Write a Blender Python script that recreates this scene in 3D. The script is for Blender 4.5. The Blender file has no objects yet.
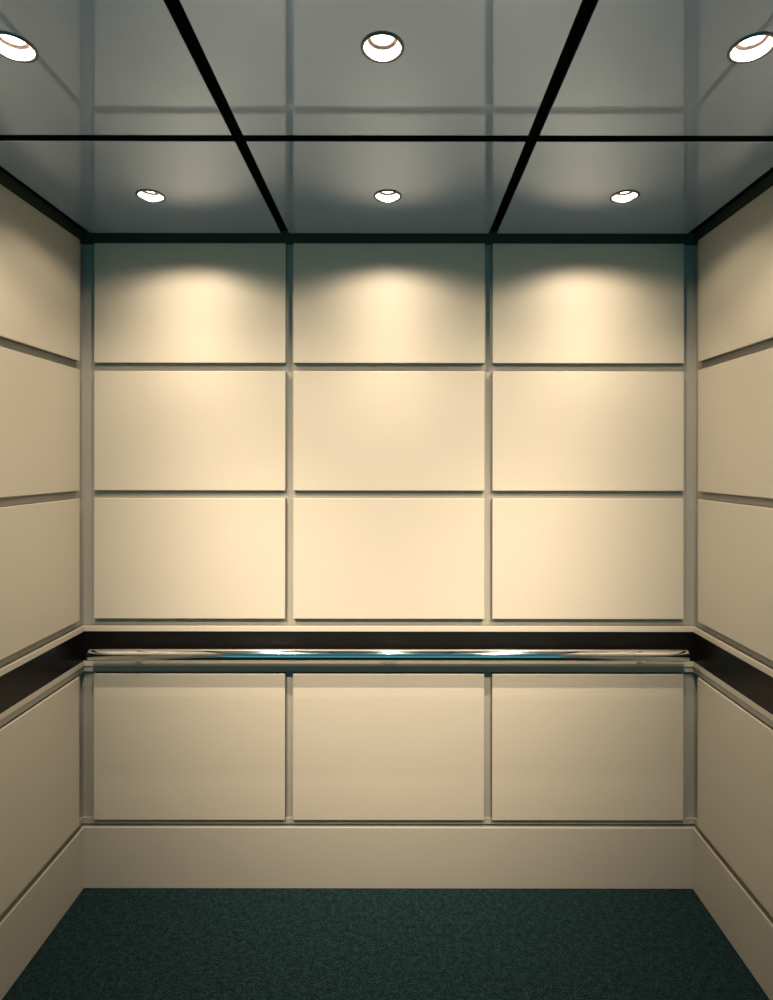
import bpy, bmesh, math
from mathutils import Vector

scene = bpy.context.scene
COL = scene.collection
PI = math.pi

# ------------------------------------------------------------------ sizes (metres)
HW = 1.015            # half width between the faces of the side panels
RC = 0.020            # depth of the reveals behind the panel faces
CEIL = 2.168          # underside of the ceiling panels
DEPTH = 1.80          # cab depth, back wall face is at y = 0
CAM_Y = -1.95
CAM_X = 0.027
CAM_Z = 1.422
PXM = 300.0           # photograph pixels per metre on the back wall

# ------------------------------------------------------------------ helpers
def link(o, parent=None):
    COL.objects.link(o)
    if parent is not None:
        o.parent = parent
    return o

def tag(o, label=None, cat=None, group=None, kind=None):
    if label: o['label'] = label
    if cat: o['category'] = cat
    if group: o['group'] = group
    if kind: o['kind'] = kind
    return o

def obj(name, bm, mat, parent=None, loc=(0, 0, 0), smooth=False):
    bmesh.ops.recalc_face_normals(bm, faces=bm.faces[:])
    me = bpy.data.meshes.new(name)
    bm.to_mesh(me); bm.free()
    me.materials.append(mat)
    if smooth:
        for p in me.polygons: p.use_smooth = True
    o = bpy.data.objects.new(name, me)
    o.location = loc
    return link(o, parent)

def box(bm, x0, x1, y0, y1, z0, z1, bev=0.0, seg=2):
    vs = [bm.verts.new(v) for v in ((x0,y0,z0),(x1,y0,z0),(x1,y1,z0),(x0,y1,z0),
                                    (x0,y0,z1),(x1,y0,z1),(x1,y1,z1),(x0,y1,z1))]
    fs = [bm.faces.new([vs[i] for i in f]) for f in
          ((0,3,2,1),(4,5,6,7),(0,1,5,4),(1,2,6,5),(2,3,7,6),(3,0,4,7))]
    if bev > 0:
        es = list({e for f in fs for e in f.edges})
        bmesh.ops.bevel(bm, geom=es, offset=bev, segments=seg, profile=0.5, affect='EDGES')
    return bm

def lathe(bm, prof, n=64):
    """profile of (radius, z), revolved about z; closed when first == last"""
    rings = []
    closed = prof[0] == prof[-1]
    pts = prof[:-1] if closed else prof
    for r, z in pts:
        if r < 1e-6:
            rings.append([bm.verts.new((0, 0, z))])
        else:
            rings.append([bm.verts.new((r*math.cos(2*PI*i/n), r*math.sin(2*PI*i/n), z)) for i in range(n)])
    pairs = list(zip(rings, rings[1:]))
    if closed: pairs.append((rings[-1], rings[0]))
    for a, b in pairs:
        for i in range(n):
            j = (i+1) % n
            if len(a) == 1 and len(b) == 1: continue
            if len(a) == 1: bm.faces.new((a[0], b[i], b[j]))
            elif len(b) == 1: bm.faces.new((a[i], a[j], b[0]))
            else: bm.faces.new((a[i], a[j], b[j], b[i]))
    return bm

# ------------------------------------------------------------------ materials
def new_mat(name):
    m = bpy.data.materials.new(name); m.use_nodes = True
    nt = m.node_tree
    return m, nt, nt.nodes['Principled BSDF']

def surf(name, col, rough, metal=0.0, spec=0.5, mottle=0.0, scale=6.0, grain=0.0):
    m, nt, b = new_mat(name)
    b.inputs['Roughness'].default_value = rough
    b.inputs['Metallic'].default_value = metal
    b.inputs['Specular IOR Level'].default_value = spec
    b.inputs['Base Color'].default_value = (*col, 1)
    tc = nt.nodes.new('ShaderNodeTexCoord')
    if mottle:
        n = nt.nodes.new('ShaderNodeTexNoise')
        n.inputs['Scale'].default_value = scale; n.inputs['Detail'].default_value = 5
        nt.links.new(tc.outputs['Object'], n.inputs['Vector'])
        mx = nt.nodes.new('ShaderNodeMixRGB')
        mx.inputs['Color1'].default_value = (*[c*(1-mottle) for c in col], 1)
        mx.inputs['Color2'].default_value = (*[min(1, c*(1+mottle)) for c in col], 1)
        nt.links.new(n.outputs['Fac'], mx.inputs['Fac'])
        nt.links.new(mx.outputs['Color'], b.inputs['Base Color'])
    if grain:
        g = nt.nodes.new('ShaderNodeTexNoise')
        g.inputs['Scale'].default_value = 500; g.inputs['Detail'].default_value = 2
        nt.links.new(tc.outputs['Object'], g.inputs['Vector'])
        bp = nt.nodes.new('ShaderNodeBump')
        bp.inputs['Strength'].default_value = grain; bp.inputs['Distance'].default_value = 0.0004
        nt.links.new(g.outputs['Fac'], bp.inputs['Height'])
        nt.links.new(bp.outputs['Normal'], b.inputs['Normal'])
    return m

PANEL_COL = (0.42, 0.387, 0.322)
M_PANEL = surf('cream_laminate', PANEL_COL, 0.45, spec=0.25, mottle=0.022, scale=5, grain=0.12)
M_BACK = surf('taupe_backing', (0.30, 0.288, 0.252), 0.55, spec=0.2, mottle=0.02)
M_TRIM = surf('cream_trim', (0.40, 0.37, 0.31), 0.42, spec=0.3, mottle=0.02)
M_BASE = surf('cream_baseboard', (0.365, 0.34, 0.29), 0.45, spec=0.3, mottle=0.03)
M_BAND = surf('black_band', (0.004, 0.0036, 0.0032), 0.3, spec=0.22)
M_BLACK = surf('black_reveal', (0.003, 0.0035, 0.0032), 0.9, spec=0.05)
M_EDGE = surf('dark_backer', (0.15, 0.15, 0.12), 0.7, spec=0.1)
M_GAP = surf('dark_reveal', (0.035, 0.045, 0.038), 0.8, spec=0.1)
M_NECK = surf('dark_rose_collar', (0.035, 0.016, 0.015), 0.6)
M_CEIL = surf('grey_reflective_ceiling', (0.295, 0.375, 0.49), 0.05, metal=0.55, mottle=0.01)
M_CHROME = surf('chrome', (0.74, 0.74, 0.73), 0.06, metal=1.0)
M_RING = surf('dark_chrome', (0.10, 0.11, 0.12), 0.22, metal=1.0)
M_REFL = surf('bright_reflector', (0.88, 0.86, 0.83), 0.35)

def carpet():
    m, nt, b = new_mat('teal_carpet')
    b.inputs['Roughness'].default_value = 1.0
    b.inputs['Specular IOR Level'].default_value = 0.05
    tc = nt.nodes.new('ShaderNodeTexCoord')
    def noise(s, d, r=0.5):
        n = nt.nodes.new('ShaderNodeTexNoise')
        n.inputs['Scale'].default_value = s; n.inputs['Detail'].default_value = d
        n.inputs['Roughness'].default_value = r
        nt.links.new(tc.outputs['Object'], n.inputs['Vector']); return n
    fine = noise(210, 3, 0.7); mid = noise(60, 3)
    add = nt.nodes.new('ShaderNodeMath'); add.operation = 'MULTIPLY_ADD'
    nt.links.new(mid.outputs['Fac'], add.inputs[0]); add.inputs[1].default_value = 0.35
    nt.links.new(fine.outputs['Fac'], add.inputs[2])
    r = nt.nodes.new('ShaderNodeValToRGB')
    e = r.color_ramp.elements
    e[0].position = 0.50; e[0].color = (0.0028, 0.0070, 0.0066, 1)
    e[1].position = 0.88; e[1].color = (0.022, 0.055, 0.062, 1)
    k = r.color_ramp.elements.new(0.68); k.color = (0.008, 0.020, 0.0215, 1)
    nt.links.new(add.outputs[0], r.inputs['Fac'])
    nt.links.new(r.outputs['Color'], b.inputs['Base Color'])
    bp = nt.nodes.new('ShaderNodeBump'); bp.inputs['Strength'].default_value = 0.8
    bp.inputs['Distance'].default_value = 0.004
    nt.links.new(fine.outputs['Fac'], bp.inputs['Height'])
    nt.links.new(bp.outputs['Normal'], b.inputs['Normal'])
    return m
M_CARPET = carpet()

def glow():
    m, nt, b = new_mat('lamp_glass')
    b.inputs['Base Color'].default_value = (0.9, 0.85, 0.8, 1)
    b.inputs['Emission Color'].default_value = (1.0, 0.86, 0.70, 1)
    b.inputs['Emission Strength'].default_value = 14
    return m
M_GLOW = glow()

# ------------------------------------------------------------------ room shell
floor = obj('floor', box(bmesh.new(), -HW-RC-.05, HW+RC+.05, -DEPTH, RC+.05, -0.04, 0.0), M_CARPET)
tag(floor, 'dark teal speckled carpet floor of the lift cab', kind='structure')
ceil = obj('ceiling', box(bmesh.new(), -HW-RC-.05, HW+RC+.05, -DEPTH, RC+.05, CEIL+.030, CEIL+.34), M_BLACK)
tag(ceil, kind='structure')

tag(obj('wall_back', box(bmesh.new(), -HW-RC-.05, HW+RC+.05, RC, RC+.05, 0, CEIL+.030), M_BACK), kind='structure')
for nm, s in (('wall_left', -1), ('wall_right', 1)):
    a, b_ = sorted((s*(HW+RC), s*(HW+RC+.05)))
    tag(obj(nm, box(bmesh.new(), a, b_, -DEPTH, RC, 0, CEIL+.030), M_BACK), kind='structure')

# baseboards stand as far out as the panels, mitred into each other at the corners
BASE_H = 0.2025
FACE = 0.007          # thickness of the cream facing, the dark backer fills the rest
def corner_prism(bm, z0, z1, side, bev=0.0012, f=0.0, k=RC):
    """a rail along one wall with mitred ends; side -1 left, 0 back, 1 right"""
    e = 0.0002
    if side == 0:
        pts = [(-HW-f+e, f), (HW+f-e, f), (HW+k-e, k-e), (-HW-k+e, k-e)]
    else:
        pts = [(side*(HW+f), -DEPTH), (side*(HW+f), f), (side*(HW+k-e), k-2*e), (side*(HW+k-e), -DEPTH)]
    lo = [bm.verts.new((x, y, z0)) for x, y in pts]
    hi = [bm.verts.new((x, y, z1)) for x, y in pts]
    bm.faces.new(lo); top = bm.faces.new(hi)
    fs = []
    for i in range(4):
        j = (i+1) % 4
        fs.append(bm.faces.new((lo[i], lo[j], hi[j], hi[i])))
    if bev:
        es = [ed for ed in fs[0].edges if abs(ed.verts[0].co.z - ed.verts[1].co.z) < 1e-6]
        bmesh.ops.bevel(bm, geom=es, offset=bev, segments=2, profile=0.5, affect='EDGES')
    return bm

for nm, s in (('baseboard_back', 0), ('baseboard_left', -1), ('baseboard_right', 1)):
    b0 = obj(nm, corner_prism(bmesh.new(), 0.0, BASE_H, s, k=FACE), M_BASE)
    tag(b0, kind='structure')
    obj('backer_strip', corner_prism(bmesh.new(), 0.0, BASE_H-.0006, s, 0, f=FACE), M_EDGE, b0)

n = 0
for z0, z1, mt, bev in ((0.8562, 0.8740, M_TRIM, .0012), (0.7587, 0.8560, M_BAND, 0), (0.7400, 0.7585, M_TRIM, .0012)):
    for s in (0, -1, 1):
        n += 1
        t0 = obj('trim_%d' % n, corner_prism(bmesh.new(), z0, z1, s, bev, k=FACE), mt)
        tag(t0, kind='structure')
        obj('backer_strip', corner_prism(bmesh.new(), z0+.0003, z1-.0005, s, 0, f=FACE), M_EDGE, t0)
n += 1
for z0, z1, dp in ((0.7215, 0.7398, 0.0045), (0.2085, 0.2268, 0.0125)):
    for s in (0, -1, 1):
        tag(obj('trim_%d' % n, corner_prism(bmesh.new(), z0, z1, s, 0, f=dp), M_BACK), kind='structure')
        n += 1
for s in (0, -1, 1):
    tag(obj('trim_%d' % (n+s+1), corner_prism(bmesh.new(), 2.1535, CEIL+.029, s, 0, f=0.013), M_GAP), kind='structure')

# ------------------------------------------------------------------ wall panels
BEV = 0.0022
ROWS = [(1.7515, 2.1515), (1.3260, 1.7250), (0.8985, 1.3010), (0.2270, 0.7150)]
ROWW = ['top row', 'second row from the top', 'third row, just above the black band', 'bottom row below the handrail']
ROWA = ['large square cream wall panel', 'large square cream wall panel', 'large square cream wall panel', 'taller cream wall panel']
PW, PG = 0.6385, 0.0260
xs = [-(PW*1.5+PG), -PW/2, PW/2+PG]
COLN = ['left column', 'middle column', 'right column']

def panel_bm(w, h, d):
    bm = box(bmesh.new(), -w/2, w/2, 0, d, 0, h, BEV, 2)
    return bm

protos = {}
def wall_panel(key, w, h, loc, rz, label, group):
    if key not in protos:
        o = obj('wall_panel', panel_bm(w, h, FACE), M_PANEL)
        obj('backer_board', box(bmesh.new(), -w/2+.0006, w/2-.0006, FACE, RC-.0002, .0006, h-.0006), M_EDGE, o)
        protos[key] = o
    else:
        o = protos[key].copy(); COL.objects.link(o)
        for ch in list(protos[key].children):
            c = ch.copy(); COL.objects.link(c); c.parent = o
    o.location = loc; o.rotation_euler = (0, 0, rz)
    return tag(o, label, 'wall panel', group, 'thing')

spot = ['lit by the arc of the left downlight', 'lit by the arc of the centre downlight', 'lit by the arc of the right downlight']
for r, (z0, z1) in enumerate(ROWS):
    for c in range(3):
        extra = ', ' + spot[c] if r == 0 else ''
        wall_panel(('b', r), PW, z1-z0, (xs[c]+PW/2, 0, z0), 0,
                   'cream back wall panel, %s, %s%s' % (COLN[c], ROWW[r], extra),
                   'panels on the back wall')
SIDE = [(-0.0275, -0.587), (-0.6135, -1.187)]
for s, nm in ((-1, 'left'), (1, 'right')):
    for r, (z0, z1) in enumerate(ROWS):
        for c, (ya, yb) in enumerate(SIDE):
            w = ya - yb
            where = 'next to the back corner' if c == 0 else 'second from the back corner'
            # local +y points into the wall
            wall_panel(('s', r, c), w, z1-z0, (s*HW, (ya+yb)/2, z0), -s*PI/2,
                       'cream %s wall panel %s, %s' % (nm, where, ROWW[r]),
                       'panels on the %s side wall' % nm)

# ------------------------------------------------------------------ ceiling panels with lamp holes
CX = [(-0.975, -0.352), (-0.326, 0.326), (0.352, 0.975)]
CY = [(-0.040, -0.5875), (-0.6135, -1.187), (-1.213, -1.780)]
LX = [-0.665, 0.0, 0.665]
LY = [-0.308, -0.897, -1.490]
HOLE = 0.0365
TH = 0.012
def ceiling_panel_bm(hw, hd, hx, hy):
    """rectangle 2hw x 2hd about the origin with a round hole at (hx, hy)"""
    bm = bmesh.new()
    ang = [2*PI*i/96 for i in range(96)]
    for sx in (-1, 1):
        for sy in (-1, 1):
            ang.append(math.atan2(sy*hd-hy, sx*hw-hx) % (2*PI))
    ang = sorted(set(round(a, 7) for a in ang))
    inn, out = [], []
    for a in ang:
        dx, dy = math.cos(a), math.sin(a)
        t = 1e9
        if dx > 1e-9: t = min(t, (hw-hx)/dx)
        if dx < -1e-9: t = min(t, (-hw-hx)/dx)
        if dy > 1e-9: t = min(t, (hd-hy)/dy)
        if dy < -1e-9: t = min(t, (-hd-hy)/dy)
        inn.append((hx+dx*HOLE, hy+dy*HOLE)); out.append((hx+dx*t, hy+dy*t))
    b = 0.0008
    def ring(p, z): return [bm.verts.new((x, y, z)) for x, y in p]
    shr = [(x*(1-b/hw), y*(1-b/hd)) for x, y in out]
    R = [ring(inn, TH), ring(inn, 0), ring(shr, 0), ring(out, b), ring(out, TH)]
    R.append(R[0])
    m = len(ang)
    for p, q in zip(R, R[1:]):
        for i in range(m):
            j = (i+1) % m
            fc = bm.faces.new((p[i], p[j], q[j], q[i]))
            if q is R[4] or q is R[0] or (q is R[1] and p is R[0]): fc.material_index = 1
    return bm

ROWN = ['nearest the back wall', 'in the second row from the back wall', 'in the row nearest the open side']
CN = ['left', 'middle', 'right']
for j, (ya, yb) in enumerate(CY):
    for i, (xa, xb) in enumerate(CX):
        cx, cy = (xa+xb)/2, (ya+yb)/2
        o = obj('ceiling_panel', ceiling_panel_bm((xb-xa)/2, (ya-yb)/2, LX[i]-cx, LY[j]-cy), M_CEIL, loc=(cx, cy, CEIL))
        o.data.materials.append(M_BLACK)
        tag(o, 'grey reflective ceiling panel %s, %s column' % (ROWN[j], CN[i]), 'ceiling panel', 'reflective ceiling panels', 'thing')

# ------------------------------------------------------------------ recessed downlights
def lamp_light(parent, profile, aim):
    L = bpy.data.lights.new('downlight_lamp', 'POINT')
    L.energy = LAMP_W; L.shadow_soft_size = 0.005; L.color = (1.0, 0.81, 0.605)
    L.use_nodes = True
    nt = L.node_tree
    em = nt.nodes['Emission']
    tc = nt.nodes.new('ShaderNodeTexCoord')
    sp = nt.nodes.new('ShaderNodeSeparateXYZ')
    nt.links.new(tc.outputs['Normal'], sp.inputs[0])
    # the reflector lets nothing out above the ceiling line
    up = nt.nodes.new('ShaderNodeMapRange'); up.interpolation_type = 'SMOOTHSTEP'
    up.inputs['From Min'].default_value = -0.17; up.inputs['From Max'].default_value = -0.40
    nt.links.new(sp.outputs['Z'], up.inputs['Value'])
    dt = nt.nodes.new('ShaderNodeVectorMath'); dt.operation = 'DOT_PRODUCT'
    nt.links.new(tc.outputs['Normal'], dt.inputs[0]); dt.inputs[1].default_value = aim
    mx = nt.nodes.new('ShaderNodeMath'); mx.operation = 'MAXIMUM'; mx.inputs[1].default_value = 0
    nt.links.new(dt.outputs['Value'], mx.inputs[0])
    last = None
    for k, (amp, how, *par) in enumerate(profile):
        if how == 'p':                   # cosine to a power
            pw = nt.nodes.new('ShaderNodeMath'); pw.operation = 'POWER'; pw.inputs[1].default_value = par[0]
            nt.links.new(mx.outputs[0], pw.inputs[0])
        else:                            # soft edged cone between two angles
            pw = nt.nodes.new('ShaderNodeMapRange'); pw.interpolation_type = 'SMOOTHSTEP'
            pw.inputs['From Min'].default_value = math.cos(math.radians(par[0]))
            pw.inputs['From Max'].default_value = math.cos(math.radians(par[1]))
            nt.links.new(mx.outputs[0], pw.inputs['Value'])
        ml = nt.nodes.new('ShaderNodeMath'); ml.operation = 'MULTIPLY_ADD'; ml.inputs[1].default_value = amp
        nt.links.new(pw.outputs[0], ml.inputs[0])
        if last: nt.links.new(last.outputs[0], ml.inputs[2])
        else: ml.inputs[2].default_value = 0.0
        last = ml
    fin = nt.nodes.new('ShaderNodeMath'); fin.operation = 'MULTIPLY'
    nt.links.new(last.outputs[0], fin.inputs[0]); nt.links.new(up.outputs[0], fin.inputs[1])
    nt.links.new(fin.outputs[0], em.inputs['Strength'])
    o = bpy.data.objects.new('lamp', L)
    o.location = (0, 0, 0.0115)
    return link(o, parent)

# swivel of the lamps in degrees: (towards the back wall, towards the middle column)
AIM = {(0, 0): (27, 5), (0, 1): (25, 0), (1, 0): (32, 14), (1, 1): (28, 0), (2, 0): (46, 10), (2, 1): (40, 0)}
LAMP_W = 14.2
# reflector lamps, (amount, sharpness): wide spill and a stronger beam
BEAMS = {(0, 0): [(0.33, 'r', 110, 75), (0.74, 'r', 52, 18), (1.5, 'p', 18)],
         (0, 1): [(0.38, 'r', 110, 75), (0.74, 'r', 52, 18), (1.7, 'p', 18)],
         (1, 0): [(2.15, 'r', 110, 75), (7.5, 'p', 26)],
         (1, 1): [(0.70, 'r', 110, 75)],
         (2, 0): [(0.10, 'r', 110, 75), (12.5, 'p', 28)],
         (2, 1): [(0.10, 'r', 110, 75), (4.8, 'p', 28)]}
LROW = ['in the back row above the wall panels', 'in the second row from the back wall', 'in the row nearest the open side']
def make_downlight():
    root = bpy.data.objects.new('downlight', None); COL.objects.link(root)
    root.empty_display_size = 0.03
    ring = [(0.0336, 0.0020), (0.0336, -0.0018), (0.0343, -0.0026), (0.0358, -0.0030), (0.0378, -0.0026),
            (0.0390, -0.0016), (0.0394, -0.0002), (0.0363, -0.0002), (0.0358, 0.0020), (0.0336, 0.0020)]
    obj('trim_ring', lathe(bmesh.new(), ring), M_RING, root, smooth=True)
    refl = [(0.0336, 0.0021), (0.0325, 0.006), (0.0302, 0.0105), (0.0268, 0.0145),
            (0.0280, 0.0158), (0.0318, 0.0118), (0.0342, 0.006), (0.0352, 0.0021), (0.0336, 0.0021)]
    obj('reflector', lathe(bmesh.new(), refl), M_REFL, root, smooth=True)
    neck = [(0.0268, 0.0147), (0.0222, 0.0175), (0.0222, 0.0285), (0.0278, 0.0285), (0.0278, 0.0162), (0.0268, 0.0147)]
    obj('collar', lathe(bmesh.new(), neck), M_NECK, root, smooth=True)
    bulb = [(0.0, 0.0158), (0.010, 0.0162), (0.018, 0.0172), (0.0205, 0.0185), (0.0212, 0.0280), (0.0, 0.0280)]
    obj('bulb', lathe(bmesh.new(), bulb), M_GLOW, root, smooth=True)
    return root
proto = make_downlight()
shades = list(proto.children)
k = 0
for j in range(3):
    for i in range(3):
        if k == 0: o = proto
        else:
            o = proto.copy(); COL.objects.link(o)
            for ch in shades:
                c = ch.copy(); COL.objects.link(c); c.parent = o
        o.location = (LX[i], LY[j], CEIL)
        key = (j, i % 2)                 # the lamps of the outer columns are swivelled towards the middle
        a, b = math.radians(AIM[key][0]), -math.radians(AIM[key][1]) * (1 - i)
        lamp_light(o, BEAMS[key], (-math.sin(b)*math.cos(a), math.sin(a), -math.cos(b)*math.cos(a)))
        tag(o, 'round recessed downlight %s, %s column' % (LROW[j], CN[i]),
            'downlight', 'recessed ceiling downlights')
        k += 1

# ------------------------------------------------------------------ handrail
RAIL_R, RAIL_Y, RAIL_Z = 0.0197, -0.052, 0.7955
hr = bpy.data.objects.new('handrail', None); COL.objects.link(hr)
hr.location = (0, 0, RAIL_Z)
tag(hr, 'polished chrome tubular handrail along the black band of the back wall', 'handrail')
bm = bmesh.new()
L = 0.971
prof = [(0.0, -L), (0.0175, -L), (0.0186, -L+.0012), (RAIL_R, -L+.0040)]
prof += [(RAIL_R, -L + .004 + (2*L-.008)*q/24) for q in range(1, 24)]
prof += [(RAIL_R, L-.0040), (0.0186, L-.0012), (0.0175, L), (0.0, L)]
lathe(bm, prof, 64)
for v in bm.verts:
    x, y, z = v.co; v.co = (z, y + RAIL_Y, x)
rail = obj('rail', bm, M_CHROME, hr, smooth=True)
for bx in (-0.828, 0.0, 0.832):
    bm = bmesh.new()
    # wall rose and post, turned about the wall normal
    prof = [(0.0, 0.0), (0.0125, 0.0), (0.0125, 0.002), (0.0115, 0.004), (0.0095, 0.005), (0.0090, 0.010),
            (0.0090, 0.0400), (0.0, 0.0400)]
    lathe(bm, prof, 40)
    for v in bm.verts:
        x, y, z = v.co; v.co = (x + bx, -z, y - 0.0095)
    obj('bracket', bm, M_CHROME, hr, smooth=True)

# ------------------------------------------------------------------ dim blue green fill at the open side, added to tint the shadows, lobby assumed
w = bpy.data.worlds.new('World'); scene.world = w; w.use_nodes = True
nt = w.node_tree
bg = nt.nodes['Background']
bg.inputs['Strength'].default_value = 0.85
tc = nt.nodes.new('ShaderNodeTexCoord'); sp = nt.nodes.new('ShaderNodeSeparateXYZ')
rp = nt.nodes.new('ShaderNodeValToRGB')
nt.links.new(tc.outputs['Generated'], sp.inputs[0])
mr = nt.nodes.new('ShaderNodeMapRange')
mr.inputs['From Min'].default_value = -1; mr.inputs['From Max'].default_value = 1
nt.links.new(sp.outputs['Z'], mr.inputs['Value'])
nt.links.new(mr.outputs[0], rp.inputs['Fac'])
e = rp.color_ramp.elements                      # fill made brighter from below to cool the upper walls, dim above
e[0].position = 0.38; e[0].color = (0.12, 0.53, 0.60, 1)
e[1].position = 0.50; e[1].color = (0.035, 0.20, 0.25, 1)
nt.links.new(rp.outputs['Color'], bg.inputs['Color'])

# ------------------------------------------------------------------ camera
cam_d = bpy.data.cameras.new('Camera')
cam = bpy.data.objects.new('Camera', cam_d); COL.objects.link(cam)
cam.location = (CAM_X, CAM_Y, CAM_Z)
cam.rotation_euler = (PI/2, -0.0012, 0)
cam_d.sensor_fit = 'HORIZONTAL'; cam_d.sensor_width = 36
cam_d.lens = PXM*abs(CAM_Y)/773*36
cam_d.shift_x = -10.5/773
cam_d.shift_y = -38.0/773
cam_d.clip_start = 0.02
scene.camera = cam

vs = scene.view_settings
vs.view_transform = 'Standard'; vs.look = 'None'; vs.gamma = 1; vs.use_curve_mapping = False
vs.exposure = 0.0
scene.cycles.use_denoising = True
scene.cycles.max_bounces = 12
scene.cycles.diffuse_bounces = 6
scene.cycles.glossy_bounces = 5
